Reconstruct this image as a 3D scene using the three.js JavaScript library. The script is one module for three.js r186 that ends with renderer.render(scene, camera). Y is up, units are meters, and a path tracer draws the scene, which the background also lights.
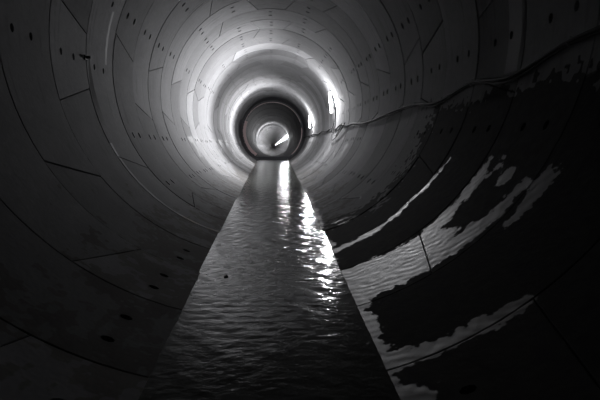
import * as THREE from 'three';
import { mergeGeometries } from 'three/addons/utils/BufferGeometryUtils.js';

// ------------------------------------------------------------------ camera, light, exposure
// Tunnel frame: axis along -z through the origin, radius R; the whole tunnel falls gently away from the camera
// (FALL), while the ponded water is level. toWorld() puts the water surface at y = 0.
const R = 2.951, PITCH = 1.2, FIRST = 5.223, FALL = 0.0065, WATER_Y = -0.970 * R;
const toWorld = (x, y, z) => new THREE.Vector3(x, y, z).applyAxisAngle(new THREE.Vector3(1, 0, 0), -FALL).add(new THREE.Vector3(0, -WATER_Y, 0));
const scene = new THREE.Scene();
scene.background = new THREE.Color(0, 0, 0);
const camera = new THREE.PerspectiveCamera(2 * Math.atan(200 / 450) * 180 / Math.PI, 1.5, 0.05, 1200);
{
  const yaw = 0.0591, dip = 0.119, c = [0.0108 * R, -0.4576 * R, 0];
  camera.position.copy(toWorld(...c));
  camera.lookAt(toWorld(c[0] + Math.sin(yaw) * Math.cos(dip), c[1] - Math.sin(dip), c[2] - Math.cos(yaw) * Math.cos(dip)));
}
const renderer = new THREE.WebGLRenderer();
renderer.toneMapping = THREE.LinearToneMapping;
renderer.toneMappingExposure = 1.0;
renderer.shadowMap.enabled = true;
const LAMP_CANDELA = 40, LAMP_FACE = 345;   // sideways spill of a fitting (cd); its flood beam straight on (cd)

// ------------------------------------------------------------------ helpers
const D2R = Math.PI / 180;
let seed = 20240611;
const rnd = () => { seed = (seed * 1664525 + 1013904223) >>> 0; return seed / 4294967296; };
const clamp = (x, a = 0, b = 1) => Math.min(b, Math.max(a, x));
const smooth = (a, b, x) => { const t = clamp((x - a) / (b - a)); return t * t * (3 - 2 * t); };
const lerp = (a, b, t) => a + (b - a) * t;
const LAT = new Float32Array(65536); for (let i = 0; i < 65536; i++) LAT[i] = rnd();
function vnoise(u, v, nu, nv, s) {            // value noise, periodic over the unit square with nu x nv cells
  const x = u * nu, y = v * nv; let xi = Math.floor(x), yi = Math.floor(y);
  let fx = x - xi, fy = y - yi; fx = fx * fx * (3 - 2 * fx); fy = fy * fy * (3 - 2 * fy);
  xi = ((xi % nu) + nu) % nu; yi = ((yi % nv) + nv) % nv;
  const x1 = (xi + 1) % nu, y1 = (yi + 1) % nv;
  const h = (a, b) => LAT[(a * 7919 + b * 10007 + s * 3571) & 65535];
  const p = h(xi, yi), q = h(x1, yi), r = h(xi, y1), t = h(x1, y1);
  return (p + (q - p) * fx) * (1 - fy) + (r + (t - r) * fx) * fy;
}
const taken = {};
function numbered(n) { const k = taken[n] = (taken[n] ?? -1) + 1; return k ? `${n}_${String(k).padStart(3, '0')}` : n; }
function shadows(o) { o.castShadow = o.receiveShadow = true; return o; }
function part(name, geometry, material, parent) { const m = shadows(new THREE.Mesh(geometry, material)); m.name = name; parent.add(m); return m; }
function tag(o, label, category, group, kind) {
  o.userData.label = label; o.userData.category = category;
  if (group) o.userData.group = group;
  if (kind) o.userData.kind = kind;
  return o;
}
function thing(name, x = 0, y = 0, z = 0) {   // a Group standing at a point of the tunnel frame
  const g = new THREE.Group(); g.name = numbered(name); scene.add(g);
  g.position.copy(toWorld(x, y, z)); g.rotation.x = -FALL; return g;
}
function geo(P, N, U) {
  const g = new THREE.BufferGeometry();
  g.setAttribute('position', new THREE.Float32BufferAttribute(P, 3));
  if (N) g.setAttribute('normal', new THREE.Float32BufferAttribute(N, 3));
  g.setAttribute('uv', new THREE.Float32BufferAttribute(U, 2));
  if (!N) g.computeVertexNormals();
  return g;
}

// ------------------------------------------------------------------ concrete of the lining: textures laid out over (distance, angle)
// near set: 12 rings from ring -4 to ring 8, not repeated; far set: repeats every 12 rings
// wet runs on the lower right wall: [angle, ring, half width m] to [angle, ring, half width m]
const WET = [
  [-31, 0.86, 0.02, -45, 0.98, 0.06], [-45, 0.98, 0.06, -60, 0.88, 0.09], [-60, 0.88, 0.09, -74, 0.80, 0.13],
  [-30.5, -0.10, 0.07, -46, -0.13, 0.12], [-31.5, -0.36, 0.07, -37, -0.20, 0.06], [-33.5, -0.56, 0.10, -35, -0.55, 0.10],
  [-46, -0.13, 0.12, -53, -0.22, 0.22], [-53, -0.22, 0.22, -58, -0.40, 0.42],
  [-36, -0.90, 0.08, -45, -0.84, 0.12], [-45, -0.84, 0.12, -54, -0.74, 0.20], [-54, -0.74, 0.20, -60, -0.50, 0.50],
  [-58, -0.5, 0.50, -66, -0.48, 0.54], [-66, -0.48, 0.54, -80, -0.48, 0.60],
  [-34, -1.12, 0.11, -43, -1.14, 0.06],
  [-54, -1.98, 0.02, -62, -1.95, 0.08], [-62, -1.95, 0.08, -70, -1.92, 0.13], [-70, -1.92, 0.13, -80, -1.95, 0.14],
  [-75.5, -0.9, 0.20, -75.5, -2.0, 0.12], [-75.5, -2.1, 0.12, -76, -3.0, 0.14], [-74, -2.25, 0.16, -75, -2.5, 0.14],
  [-75, 0.1, 0.06, -74, 0.9, 0.09], [-73, 1.0, 0.05, -73, 2.4, 0.05], [-72, 2.4, 0.05, -70.5, 5.0, 0.05], [-70.5, 5.0, 0.05, -69, 8.0, 0.06],
  [-62, 2.0, 0.02, -66, 2.02, 0.03], [-63, 2.25, 0.02, -68, 2.3, 0.03], [-58, 4.0, 0.02, -66, 4.02, 0.04], [-60, 5.1, 0.02, -68, 5.02, 0.04], [-56, 6.9, 0.03, -66, 7.02, 0.05],
];
function wetAt(a, x, wob) {                    // a, x in metres; signed: positive inside
  let best = -9;
  for (const [t1, k1, r1, t2, k2, r2] of WET) {
    const ax = t1 * D2R * R, ay = k1 * PITCH, bx = t2 * D2R * R, by = k2 * PITCH;
    const dx = bx - ax, dy = by - ay, h = clamp(((a - ax) * dx + (x - ay) * dy) / (dx * dx + dy * dy));
    const d = lerp(r1, r2, h) - Math.hypot(a - ax - h * dx, x - ay - h * dy);
    if (d > best) best = d;
  }
  return best + wob;
}
function liningTextures(size, near) {
  const col = new Uint8Array(size * size * 4), rou = new Uint8Array(size * size * 4), bmp = new Uint8Array(size * size * 4);
  const enc = x => 255 * Math.pow(clamp(x), 1 / 2.2);
  for (let j = 0; j < size; j++) {
    const v = (j + 0.5) / size; const th = v * 360 - 180, a = th * D2R * R;
    for (let i = 0; i < size; i++) {
      const u = (i + 0.5) / size, k = u * 12 - 4, x = k * PITCH;
      const n1 = vnoise(u, v, 7, 9, 1), n2 = vnoise(u, v, 23, 31, 2), n3 = vnoise(u, v, 71, 97, 3), n4 = vnoise(u, v, 230, 290, 4), n5 = vnoise(u, v, 640, 800, 5);
      const streak = vnoise(u, v, 260, 26, 6), shift = vnoise(u, v, 40, 120, 7);
      let c = 0.185 * (0.74 + 0.20 * n1 + 0.16 * n2 + 0.12 * n3 + 0.12 * n4 + 0.10 * n5);
      c *= 1 - 0.22 * smooth(0.62, 0.9, streak) * smooth(0.3, 0.7, n2);
      let r = 0.88 + 0.10 * n3, b = 0.5 + 0.22 * (n4 - 0.5) + 0.25 * (n5 - 0.5);
      let red = 1, blue = 1.02;
      const f = 0.45 * n2 + 0.3 * n3 + 0.2 * n4 + 0.05 * n5;
      // pale lime bloom in patches
      c = lerp(c, 0.24, 0.28 * smooth(0.56, 0.62, 0.6 * n1 + 0.4 * f) * smooth(0.35, 0.6, shift));
      // mud splashed along the waterline, both sides
      const up = Math.min(Math.abs(th + 104), Math.abs(th + 76)) / 40, low = th < -50 && th > -150 && !(th > -100 && th < -80) ? 1 : 0;
      if (low) {
        const m = smooth(0.0, 0.05, 0.2 * n2 + 0.34 * n3 + 0.36 * n4 + 0.1 * n5 + 0.12 * n1 - 0.50 - 0.5 * Math.max(0, Math.abs(up - 0.18) - 0.1));
        c = lerp(c, 0.06 + 0.03 * n4, 0.7 * m); red = lerp(red, 1.06, m); blue = lerp(blue, 0.93, m);
      }
      if (near) {
        const wob = 0.10 * (n3 - 0.5) + 0.09 * (n4 - 0.5) + 0.06 * (n5 - 0.5);
        // lower right of the first rings: mud, with grazing shade put into the colour
        const edge = (f - 0.5) * 1.6, mudShade = smooth(0, 0.05, Math.min((th + 84) / 10, (-13.5 - th) / 9, (2.3 - k) / 1.2) + edge * 0.5 + 0.4 * (n3 - 0.5) + 0.6 * (n4 - 0.5));
        c = lerp(c, 0.022 + 0.012 * n4, mudShade); r = lerp(r, 1, mudShade);
        const w = smooth(-0.006, 0.014, wetAt(a, x, wob));
        if (w > 0) {
          const film = 0.5 + 0.5 * Math.sin((a * 26 + x * 52) + 7 * n3 + 9 * n2);
          c = lerp(c, 0.085 + 0.05 * n3, w); r = lerp(r, 0.30 + 0.14 * n4, w);
          b = lerp(b, 0.35 + 0.35 * film * n3 + 0.5 * (n4 - 0.5), w);
        }
        // smeared joint mortar: pale on the left of ring 2; shoulder bands are lamp sheen painted pale
        const mort = smooth(0, 0.01, 0.055 + 0.04 * (n3 - 0.5) - Math.abs(x - 2 * PITCH - 0.05)) * (th > -154 && th < -106 ? 1 : 0);
        const sheenBand = (th > -9 && th < 40 ? smooth(0, 0.012, 0.15 + 0.01 * (n3 - 0.5) - Math.abs(x - 0.24)) : 0) + (th > 160 && th < 178 ? smooth(0, 0.02, 0.045 - Math.abs(x - 2.72 * PITCH)) : 0);
        c = lerp(c, 0.62, mort); c = lerp(c, 0.34, clamp(sheenBand) * 0.8); r = lerp(r, 0.7, clamp(sheenBand));
        // dark run under the anchor on the left
        const run = th > 176 ? th - 178 : th + 182;
        if (run > 0 && run < 26) { const m = smooth(0, 0.03, 0.05 + 0.005 * run + 0.05 * (n3 - 0.5) - Math.abs(x - 2 * PITCH - 0.12)) * smooth(26, 14, run + 8 * n3); c = lerp(c, 0.03, m); }
      } else {
        const w = smooth(0.56, 0.6, f + 0.08 * n1) * (th > -160 && th < -20 ? 1 : 0);
        r = lerp(r, 0.5, w); c = lerp(c, c * 0.72, w);
      }
      const o = (j * size + i) * 4;
      col[o] = enc(c * red); col[o + 1] = enc(c); col[o + 2] = enc(c * blue); col[o + 3] = 255;
      rou[o] = rou[o + 1] = rou[o + 2] = 255 * clamp(r); rou[o + 3] = 255;
      bmp[o] = bmp[o + 1] = bmp[o + 2] = 255 * clamp(b); bmp[o + 3] = 255;
    }
  }
  const tex = (d, srgb) => { const t = new THREE.DataTexture(d, size, size); t.magFilter = t.minFilter = THREE.LinearFilter; t.wrapS = t.wrapT = THREE.RepeatWrapping; if (srgb) t.colorSpace = THREE.SRGBColorSpace; t.needsUpdate = true; return t; };
  return { map: tex(col, true), roughnessMap: tex(rou), bumpMap: tex(bmp) };
}
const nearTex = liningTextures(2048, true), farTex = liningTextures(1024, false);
const TONES = [0.78, 0.92, 1.0, 1.10, 1.34];
const concrete = t => TONES.map(v => new THREE.MeshPhysicalMaterial({ color: new THREE.Color().setRGB(v, v, v), ...t, bumpScale: 0.004, roughness: 1, metalness: 0 }));
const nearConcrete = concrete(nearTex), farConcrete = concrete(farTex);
const mortarMat = new THREE.MeshStandardMaterial({ color: new THREE.Color().setRGB(0.05, 0.05, 0.05), roughness: 1 });
const darkMat = new THREE.MeshStandardMaterial({ color: new THREE.Color().setRGB(0.055, 0.056, 0.064), roughness: 0.62, metalness: 0.0 });
const primerMat = new THREE.MeshStandardMaterial({ color: new THREE.Color().setRGB(0.78, 0.60, 0.60), roughness: 0.6 });
const blackRubber = new THREE.MeshStandardMaterial({ color: new THREE.Color().setRGB(0.015, 0.015, 0.016), roughness: 0.7 });
const galvanised = new THREE.MeshStandardMaterial({ color: new THREE.Color().setRGB(0.32, 0.32, 0.33), roughness: 0.5, metalness: 0.6 });

// ------------------------------------------------------------------ one lining segment: curved shell piece with chamfered edges and bolt pockets
const THICK = 0.13, CH = 0.006;
function segmentGeometry(ring, a0, a1, skew0, skew1, proud, pockets) {
  // a0 < a1 degrees at mid width; skew: degrees from mid to far edge; t runs from the near to the far edge
  const P = [], N = [], U = [], GAP = ring < 0 ? 0.003 : 0.008;
  const gapDeg = GAP / R / D2R, chDeg = CH / R / D2R;
  const lo = a0 + gapDeg, hi = a1 - gapDeg, tn = GAP, tf = PITCH - GAP;
  const ang = new Set([lo, lo + chDeg, hi - chDeg, hi]);
  const n = Math.max(3, Math.round((a1 - a0) / 3.75));
  for (let i = 1; i < n; i++) ang.add(lerp(lo, hi, i / n));
  const ax = new Set([tn, tn + CH, tf - CH, tf]);
  const pk = pockets.filter(p => p.th > lo + 2 && p.th < hi - 2);
  for (const p of pk) { ang.add(p.th - p.h); ang.add(p.th + p.h); ax.add(p.t - p.w); ax.add(p.t + p.w); }
  const A = [...ang].sort((x, y) => x - y), X = [...ax].sort((x, y) => x - y);
  const keep = A.filter((x, i) => i < 2 || i > A.length - 3 || (x > A[1] + 0.05 && x < A[A.length - 2] - 0.05));
  const warp = (th, t) => {
    const e = (t / PITCH - 0.5) * 2, near0 = clamp(1 - (th - lo) / 9), near1 = clamp(1 - (hi - th) / 9);
    return th + e * (skew0 * near0 + skew1 * near1);
  };
  const pt = (th, t, rad) => { const w = warp(th, t) * D2R; return [Math.cos(w) * rad, Math.sin(w) * rad, -t]; };
  const uv = (th, t) => [(ring + 4 + t / PITCH) / 12, (warp(th, t) + 180) / 360];
  const r0 = R - proud;
  const quad = (c, nrm) => {                    // c: four corners [th, t, rad]
    const q = c.map(([th, t, r]) => pt(th, t, r));
    let fn = null;
    if (nrm !== 'radial') {
      const e1 = q[1].map((x, i) => x - q[0][i]), e2 = q[2].map((x, i) => x - q[0][i]);
      fn = [e1[1] * e2[2] - e1[2] * e2[1], e1[2] * e2[0] - e1[0] * e2[2], e1[0] * e2[1] - e1[1] * e2[0]];
      const l = Math.hypot(...fn) || 1; fn = fn.map(x => -x / l);
    }
    for (const i of [0, 2, 1, 0, 3, 2]) {
      P.push(...q[i]); U.push(...uv(c[i][0], c[i][1]));
      if (fn) N.push(...fn); else { const w = warp(c[i][0], c[i][1]) * D2R; N.push(-Math.cos(w), -Math.sin(w), 0); }
    }
  };
  const na = keep.length - 1, nx = X.length - 1;
  for (let i = 0; i < na; i++) for (let j = 0; j < nx; j++) {
    const [t0, t1, x0, x1] = [keep[i], keep[i + 1], X[j], X[j + 1]], tm = (t0 + t1) / 2, xm = (x0 + x1) / 2;
    const p = pk.find(q => Math.abs(tm - q.th) < q.h && Math.abs(xm - q.t) < q.w);
    const border = i === 0 || i === na - 1 || j === 0 || j === nx - 1;
    const rad = (th, t) => r0 + ((th === keep[0] || th === keep[na] || t === X[0] || t === X[nx]) ? CH * 0.8 : 0);
    if (p) {
      const d = r0 + p.d;
      quad([[t0, x0, d], [t0, x1, d], [t1, x1, d], [t1, x0, d]], 'radial');
      if (Math.abs(t0 - (p.th - p.h)) < 1e-6) quad([[t0, x0, r0], [t0, x1, r0], [t0, x1, d], [t0, x0, d]]);
      if (Math.abs(t1 - (p.th + p.h)) < 1e-6) quad([[t1, x1, r0], [t1, x0, r0], [t1, x0, d], [t1, x1, d]]);
      if (Math.abs(x0 - (p.t - p.w)) < 1e-6) quad([[t1, x0, r0], [t0, x0, r0], [t0, x0, d], [t1, x0, d]]);
      if (Math.abs(x1 - (p.t + p.w)) < 1e-6) quad([[t0, x1, r0], [t1, x1, r0], [t1, x1, d], [t0, x1, d]]);
    } else {
      quad([[t0, x0, rad(t0, x0)], [t0, x1, rad(t0, x1)], [t1, x1, rad(t1, x1)], [t1, x0, rad(t1, x0)]], border ? 'flat' : 'radial');
    }
  }
  for (const p of pk) for (const [i, j] of [[-1, -1], [1, 1], [-1, 1], [1, -1]]) {   // cut corners: pockets open as ovals
    const A = [p.th + i * p.h, p.t + j * p.w, r0], B = [p.th + i * p.h, p.t + j * p.w * 0.4, r0], C = [p.th + i * p.h * 0.4, p.t + j * p.w, r0];
    quad(i * j > 0 ? [A, B, C, C] : [A, C, B, B], 'radial');
  }
  const ro = R + THICK, re = r0 + CH * 0.8;
  for (let i = 0; i < na; i++) {
    const t0 = keep[i], t1 = keep[i + 1];
    quad([[t1, X[0], re], [t1, X[0], ro], [t0, X[0], ro], [t0, X[0], re]]);
    quad([[t0, X[nx], re], [t0, X[nx], ro], [t1, X[nx], ro], [t1, X[nx], re]]);
    quad([[t0, X[0], ro], [t1, X[0], ro], [t1, X[nx], ro], [t0, X[nx], ro]]);
  }
  quad([[keep[0], X[0], re], [keep[0], X[0], ro], [keep[0], X[nx], ro], [keep[0], X[nx], re]]);
  quad([[keep[na], X[nx], re], [keep[na], X[nx], ro], [keep[na], X[0], ro], [keep[na], X[0], re]]);
  return geo(P, N, U);
}
// a ring: five pieces of 67.5 degrees and a tapered key of 22.5 degrees; KEY gives the key's angle
const LAST = 28;
const lining = thing('wall_lining'); tag(lining, 'curved concrete segment lining of the lit stretch of tunnel', 'tunnel wall', null, 'structure');
const KEY = { 0: 0, 1: 180, 2: 0, 10: 180, 13: 45, 14: 135, 17: 45, 18: 135 };
for (let k = -4; k <= LAST; k++) {
  const key = KEY[k] ?? (((k % 2) + 2) % 2 ? 90 : -90), flip = k === 3 ? -1 : 1;
  const ring = new THREE.Group(); ring.name = `lining_ring_${String(k + 5).padStart(3, '0')}`; lining.add(ring);
  ring.position.z = -(FIRST + PITCH * k);
  // joints relative to the key, with the skew of each
  const J = [[-11.25, 3], [11.25, -3], [78.75, -3], [146.25, 3], [213.75, 3], [281.25, 3]].map(([x, s]) => [x + key, s * flip]);
  const pockets = [];
  for (let a = -180; a < 540; a += 22.5) {
    const b = ((a + 180) % 360 + 360) % 360 - 180;
    if (b === -90 || (b === -67.5 && k > -3) || (b === -112.5 && k > 0) || (b === -180 && k > 2) || (b === -45 && k < 3) || ((b === -135 || b === -157.5) && k < 3)) continue;
    if (k > 2 && (Math.round(a / 22.5) * 5 + k * 3 + 400) % 7 < 2) continue;
    for (const t of [0.27, 0.61]) pockets.push({ th: a + (k % 3) * 0.3, t: t * PITCH, h: k < 3 ? 0.95 : 1.2, w: k < 3 ? 0.036 : 0.045, d: 0.085 });
  }
  for (let s = 0; s < 6; s++) {
    const [a0, s0] = J[s], [a1, s1] = s < 5 ? J[s + 1] : [J[0][0] + 360, J[0][1]];
    const proud = (k < 0 ? 0.003 : 0.014) * (rnd() - 0.45);
    const g = segmentGeometry(k, a0, a1, s0, s1, proud, pockets);
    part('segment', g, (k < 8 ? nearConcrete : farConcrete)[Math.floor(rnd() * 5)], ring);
  }
}
// mortar bed and soil side behind the segments
{
  const len = PITCH * (LAST + 5), z0 = FIRST - 4 * PITCH;
  const outer = new THREE.LatheGeometry([[R + 0.10, 0], [R + 0.40, 0], [R + 0.40, len], [R + 0.10, len], [R + 0.10, 0]].map(p => new THREE.Vector2(...p)), 96);
  outer.rotateX(-Math.PI / 2); outer.translate(0, 0, -z0);
  const m = part('wall_backing', outer, mortarMat, scene); m.position.copy(toWorld(0, 0, 0)); m.rotation.x = -FALL;
  tag(m, 'dark mortar backing showing in the joints of the lining', 'tunnel wall', null, 'structure');
}
// tube of lining drawn as one piece: stretch behind the camera, dark stretch, far stretch
function tube(d0, d1, radius, step, segs, groove) {
  const pts = []; const n = Math.max(1, Math.round((d1 - d0) / step));
  for (let i = 0; i < n; i++) {
    const a = d0 + (d1 - d0) * i / n, b = d0 + (d1 - d0) * (i + 1) / n, pr = groove * 0.3 * ((i * 7) % 5 - 2) / 2;
    pts.push([radius + groove, a], [radius + pr, a + 0.012], [radius + pr, b - 0.012], [radius + groove, b]);
  }
  pts.push([radius + 0.4, d1], [radius + 0.4, d0], [radius + groove, d0]);
  const P = [], U = [];
  for (let i = 0; i < pts.length - 1; i++) for (let j = 0; j < segs; j++) {
    const c = [[i, j], [i + 1, j], [i + 1, j + 1], [i, j + 1]].map(([p, q]) => { const w = (q / segs * 360 - 180) * D2R; return [[Math.cos(w) * pts[p][0], Math.sin(w) * pts[p][0], -pts[p][1]], [((pts[p][1] - FIRST) / PITCH + 4) / 12, q / segs]]; });
    for (const q of [0, 1, 2, 0, 2, 3]) { P.push(...c[q][0]); U.push(...c[q][1]); }
  }
  return geo(P, null, U);
}
const D_DARK = FIRST + PITCH * (LAST + 1), D_FAR = 74, D_END = 640;
function sleeve(name, d0, d1, step, segs, groove, material, label) {
  const m = part(name, tube(d0, d1, R, step, segs, groove), material, scene);
  m.position.copy(toWorld(0, 0, 0)); m.rotation.x = -FALL; tag(m, label, 'tunnel wall', null, 'structure'); return m;
}
sleeve('wall_behind', -14, FIRST - 4 * PITCH - 0.002, PITCH, 72, 0.02, farConcrete[2], 'concrete lining behind the viewer');
sleeve('wall_dark', D_DARK + 0.002, D_FAR, 2.4, 96, 0.03, darkMat, 'dark stretch of tunnel beyond the second lamp');  // one even dark tone along the whole stretch
sleeve('wall_far', D_FAR + 0.002, D_END, 4.8, 56, 0.03, farConcrete[2], 'concrete lining of the far lit stretch');
for (const [name, d] of [['wall_end', D_END + 0.12], ['wall_rear', -14.12]]) {
  const g = new THREE.CylinderGeometry(R + 0.4, R + 0.4, 0.2, 48); g.rotateX(Math.PI / 2);
  const m = part(name, g, farConcrete[2], scene); m.position.copy(toWorld(0, 0, -d)); m.rotation.x = -FALL;
  tag(m, name === 'wall_end' ? 'dark end of the tunnel far away' : 'dark end of the tunnel behind the viewer', 'tunnel wall', null, 'structure');
}

// ------------------------------------------------------------------ ponded water in the invert, up to the sill
const D_SILL = 43.4;
{
  const NX = 150, NZ = 1100, P = [], U = [], I = [];
  const chord = d => { const y = WATER_Y + FALL * d; return Math.sqrt((R + 0.014) ** 2 - y * y); };
  const waves = []; for (let i = 0; i < 24; i++) { const l = 0.05 * Math.pow(1.09, i), a = (rnd() - 0.5) * (i < 10 ? 1.3 : 2.6); waves.push([2 * Math.PI / l * Math.sin(a), 2 * Math.PI / l * Math.cos(a), rnd() * 6.28, 0.0105 * l * (0.6 + 0.8 * rnd())]); }
  const height = (x, d) => {
    let h = 0; for (const [kx, kz, ph, am] of waves) h += am * Math.sin(kx * x + kz * d + ph);
    const train = Math.exp(-(((x + 0.25) / 0.45) ** 2) - (((d - 4.2) / 0.9) ** 2));
    h = h * (0.10 + 0.12 * smooth(3, 7, d)) + 0.0014 * train * Math.sin(2 * Math.PI * d / 0.135 + 1.2 * x + 0.6 * Math.sin(3 * x));
    return h;
  };
  const near = -3, far = D_SILL, q = Math.pow((far + 5) / (near + 5), 1 / NZ);
  for (let j = 0; j <= NZ; j++) {
    const d = (near + 5) * Math.pow(q, j) - 5, c = chord(d);
    for (let i = 0; i <= NX; i++) { const x = (i / NX * 2 - 1) * c, e = Math.min(1, (c - Math.abs(x)) / 0.15); P.push(x, e * height(x, d), -d); U.push(x / 1.5, d / 1.5); }
  }
  for (let j = 0; j < NZ; j++) for (let i = 0; i < NX; i++) { const a = j * (NX + 1) + i, b = a + 1, c = a + NX + 1; I.push(a, b, c, b, c + 1, c); }
  const g = new THREE.BufferGeometry(); g.setAttribute('position', new THREE.Float32BufferAttribute(P, 3)); g.setAttribute('uv', new THREE.Float32BufferAttribute(U, 2)); g.setIndex(I); g.computeVertexNormals();
  const S = 512, d8 = new Uint8Array(S * S * 4);
  for (let j = 0; j < S; j++) for (let i = 0; i < S; i++) {
    const u = i / S, v = j / S, h = 0.5 * vnoise(u, v, 18, 34, 11) + 0.3 * vnoise(u, v, 40, 66, 12) + 0.2 * vnoise(u, v, 90, 120, 13), o = (j * S + i) * 4;
    d8[o] = d8[o + 1] = d8[o + 2] = 255 * h; d8[o + 3] = 255;
  }
  const bump = new THREE.DataTexture(d8, S, S); bump.magFilter = bump.minFilter = THREE.LinearFilter; bump.wrapS = bump.wrapT = THREE.RepeatWrapping; bump.needsUpdate = true;
  const mat = new THREE.MeshPhysicalMaterial({ color: new THREE.Color().setRGB(0.080, 0.084, 0.076), roughness: 0.09, ior: 1.33, bumpMap: bump, bumpScale: 0.003 });
  const m = part('water', g, mat, scene);
  tag(m, 'murky grey water lying in the bottom of the tunnel', 'water', null, 'stuff');
}

// ------------------------------------------------------------------ lamps on the right wall: opal battens standing off the concrete
const glow = new THREE.MeshStandardMaterial({ color: 0xffffff, emissive: 0xfcfcff, emissiveIntensity: 5, roughness: 0.4 });
const TURN = 24 * D2R, LIFT = 8 * D2R, BATTEN = 0.95, FACE_W = 0.17;
function wallLamp(theta, d, label, group) {
  const w = theta * D2R, t = w - LIFT, up = new THREE.Vector3(-Math.sin(t), Math.cos(t), 0);
  const n = new THREE.Vector3(-Math.cos(t), -Math.sin(t), 0).multiplyScalar(Math.cos(TURN)).add(new THREE.Vector3(0, 0, Math.sin(TURN))), side = new THREE.Vector3().crossVectors(n, up);
  const g = thing('wall_lamp', Math.cos(w) * (R - 0.008), Math.sin(w) * (R - 0.008), -d);
  const basis = new THREE.Matrix4().makeBasis(n, up, side);
  const place = geom => geom.applyMatrix4(basis);      // turned a little up and towards the open end; x away from the wall, y up the wall, z along the tunnel
  for (const s of [-1, 1]) part('bracket', place(mergeGeometries([new THREE.BoxGeometry(0.008, 0.08, 0.10).translate(0.006, s * 0.24, 0), new THREE.BoxGeometry(0.20, 0.03, 0.03).translate(0.025, s * 0.24, 0)])), galvanised, g);
  const tray = new THREE.Shape([[0.12, -0.06], [0.12, 0.06], [0.165, 0.095], [0.165, -0.095]].map(p => new THREE.Vector2(...p)));
  part('housing', place(new THREE.ExtrudeGeometry(tray, { depth: BATTEN + 0.04, bevelEnabled: false }).rotateX(-Math.PI / 2).translate(0, -BATTEN / 2 - 0.02, 0)), galvanised, g);
  const lens = new THREE.Shape(); lens.moveTo(0.166, -FACE_W / 2); lens.lineTo(0.166, FACE_W / 2); lens.quadraticCurveTo(0.235, FACE_W / 2, 0.235, 0); lens.quadraticCurveTo(0.235, -FACE_W / 2, 0.166, -FACE_W / 2);
  part('diffuser', place(new THREE.ExtrudeGeometry(lens, { depth: BATTEN, bevelEnabled: false }).rotateX(-Math.PI / 2).translate(0, -BATTEN / 2, 0)), glow, g);
  const a = new THREE.SpotLight(0xfcfcff, LAMP_FACE, 0, 53 * D2R, 0.8, 2); a.name = 'flood_beam'; a.castShadow = true; a.shadow.radius = 4;
  a.position.copy(n).multiplyScalar(0.26); g.add(a); a.target.position.copy(n).multiplyScalar(3); a.target.name = 'beam_target'; g.add(a.target);
  const l = new THREE.PointLight(0xfcfcff, LAMP_CANDELA, 0, 2); l.name = 'spill_light'; l.castShadow = true; l.shadow.radius = 3; l.position.copy(n).multiplyScalar(0.28); g.add(l);
  tag(g, label, 'lamp', group); return g;
}
wallLamp(13, 21.1, 'bright white wall lamp above the hanging loops of cable');
wallLamp(9, 33.6, 'bright white wall lamp at the edge of the dark stretch');
wallLamp(9, 87, 'distant white wall lamp seen through the pink and dark steel hoop');
for (const d of [101, 115, 131, 152, 180, 215, 260, 320, 400, 480, 560, 625]) wallLamp(9, d, 'tiny lamp on the wall of the far lit stretch', 'tiny lamps of the far stretch');

// ------------------------------------------------------------------ cable along the right wall with clips; loops hanging under the first lamp
const wallPoint = (th, d, inset = 0.05) => new THREE.Vector3(Math.cos(th * D2R) * (R - inset), Math.sin(th * D2R) * (R - inset), -d);
{
  const g = thing('cable');
  const keyPts = [[-4, 1], [-6, 3.2], [-7, 4.3], [-10.5, 5.3], [-9, 6.4], [-12, 7.7], [-10.5, 9], [-11, 10.9], [-12.6, 12.6], [-12.8, 14.1], [-11, 16], [-11.5, 17.4], [-9, 19], [-12, 20.5], [-10, 22], [-11.5, 24], [-10, 26], [-12, 28.5], [-10, 31], [-11, 34], [-11, 38], [-11, 43]];
  const curve = new THREE.CatmullRomCurve3(keyPts.map(([t, d]) => wallPoint(t, d)));
  part('sheath', new THREE.TubeGeometry(curve, 320, 0.024, 8), blackRubber, g);
  const second = new THREE.CatmullRomCurve3(keyPts.map(([t, d], i) => wallPoint(t - 0.5 - 0.5 * (i % 2), d, 0.04)));
  part('sheath', new THREE.TubeGeometry(second, 320, 0.014, 6), blackRubber, g);
  for (const i of [2, 4, 6, 9, 12, 14, 16, 18]) {
    const p = curve.getPoint(i / (keyPts.length - 1)), th = Math.atan2(p.y, p.x);
    const c = new THREE.TorusGeometry(0.045, 0.007, 6, 16, Math.PI * 1.35); c.rotateZ(th - Math.PI * 0.8); c.translate(p.x, p.y, p.z);
    part('cable_clip', c, galvanised, g);
  }
  tag(g, 'black cable pinned along the right wall beneath the lamps', 'cable');
}
const loops = [[[-9, 17.6], [-13, 18.2], [-19, 19.0], [-22, 19.8], [-20, 20.6], [-13, 20.9], [-4, 21.3], [3, 21.4]], [[-9, 18.2], [-15, 18.7], [-19, 19.2], [-15, 20.0], [-6, 20.5], [-10, 21.0]]];
loops.forEach((l, i) => {
  const c = new THREE.CatmullRomCurve3(l.map(([t, d]) => wallPoint(t, d, 0.09 + 0.03 * i)));
  const m = part(numbered('cable_loop'), new THREE.TubeGeometry(c, 80, 0.02 - 0.004 * i, 8), blackRubber, scene);
  m.position.copy(toWorld(0, 0, 0)); m.rotation.x = -FALL;
  tag(m, i ? 'shorter inner loop of cable hanging under the first lamp' : 'long black cable loop drooping from the lamp above', 'cable');
});

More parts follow.
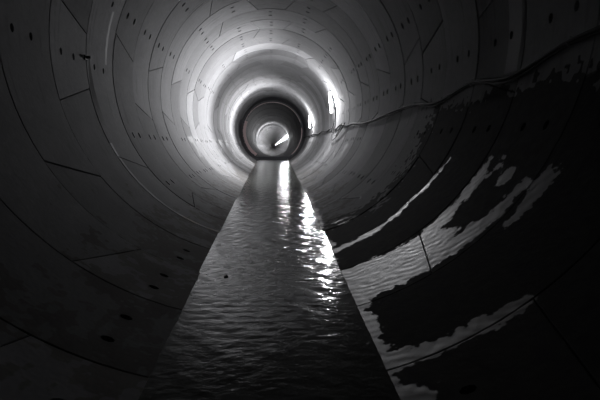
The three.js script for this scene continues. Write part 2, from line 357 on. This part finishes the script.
// ------------------------------------------------------------------ steel hoop and sill at the start of the dark stretch's inner part
{
  const g = thing('steel_hoop', 0, 0, -D_SILL);
  const arc = (a0, a1, r0, r1, w) => {
    const P = [], U = [], n = Math.ceil(Math.abs(a1 - a0) / 3), pts = [[r0, 0], [r1, 0], [r1, -w], [r0, -w], [r0, 0]];
    for (let i = 0; i < n; i++) for (let j = 0; j < 4; j++) {
      const c = [[i, j], [i, j + 1], [i + 1, j + 1], [i + 1, j]].map(([p, q]) => { const t = lerp(a0, a1, p / n) * D2R; return [Math.cos(t) * pts[q][0], Math.sin(t) * pts[q][0], pts[q][1]]; });
      for (const q of [0, 1, 2, 0, 2, 3]) { P.push(...c[q]); U.push(0, 0); }
    }
    return geo(P, null, U);
  };
  part('rib', arc(-57, 237, 2.80, 2.93, 0.25), darkMat, g);
  part('flange', arc(20, 165, 2.76, 2.80, 0.06), primerMat, g);
  part('side_plate', arc(158, 234, 2.54, 2.84, 0.08), primerMat, g).userData.label = 'wide pink primed plate';
  part('side_plate', arc(-50, 8, 2.74, 2.82, 0.08), primerMat, g).userData.label = 'narrow pink primed plate';
  for (let a = 12; a < 172; a += 22.5) part('bracket', new THREE.BoxGeometry(0.12, 0.10, 0.14).translate(2.75, 0, -0.13).rotateZ(a * D2R), darkMat, g);
  tag(g, 'dark steel hoop with pink primed plates lining the tunnel', 'hoop');
  const s = thing('sill', 0, 0, -D_SILL);
  const y = WATER_Y + FALL * D_SILL, top = y + 0.24, c = Math.sqrt(2.9 ** 2 - top * top), b = -2.9;
  const sh = new THREE.Shape(); sh.moveTo(-c, top); sh.lineTo(c, top);
  const a1 = Math.atan2(top, c), a0 = Math.atan2(top, -c) ; sh.absarc(0, 0, 2.9, a1, a0, true); sh.closePath();
  part('plate', new THREE.ExtrudeGeometry(sh, { depth: 0.06, bevelEnabled: false, curveSegments: 24 }).translate(0, 0, -0.02), darkMat, s);
  part('top_rail', new THREE.BoxGeometry(2 * c - 0.02, 0.06, 0.16).translate(0, top - 0.03, 0.0), darkMat, s);
  tag(s, 'low dark steel sill holding the water back across the invert', 'sill');
}

// ------------------------------------------------------------------ small things
{
  const stone = (name, x, d, r, label) => {
    const g = new THREE.IcosahedronGeometry(r, 2), p = g.attributes.position;
    for (let i = 0; i < p.count; i++) { const v = new THREE.Vector3().fromBufferAttribute(p, i), s = 0.75 + 0.5 * vnoise(v.x * 3 + 0.5, v.y * 3 + v.z * 2 + 0.5, 9, 9, 21); p.setXYZ(i, v.x * s * 1.3, v.y * s * 0.8, v.z * s); }
    g.computeVertexNormals();
    const m = part(name, g, blackRubber, scene); m.position.set(x, r * 0.2, -d); tag(m, label, 'rubble');
  };
  stone('rubble_lump', -0.52, 5.02, 0.02, 'small dark lump of rubble poking out of the water');
  const g = thing('wall_anchor', ...wallPoint(179, FIRST + 2 * PITCH - 0.03, -0.002).toArray());
  part('plate', new THREE.BoxGeometry(0.02, 0.08, 0.10).translate(0.012, 0, 0), blackRubber, g);
  part('stud', new THREE.CylinderGeometry(0.022, 0.022, 0.07, 12).rotateZ(Math.PI / 2).translate(0.05, 0.01, 0), blackRubber, g);
  tag(g, 'small dark anchor stud on the left wall above a black drip stain', 'anchor');
}
renderer.render(scene, camera);
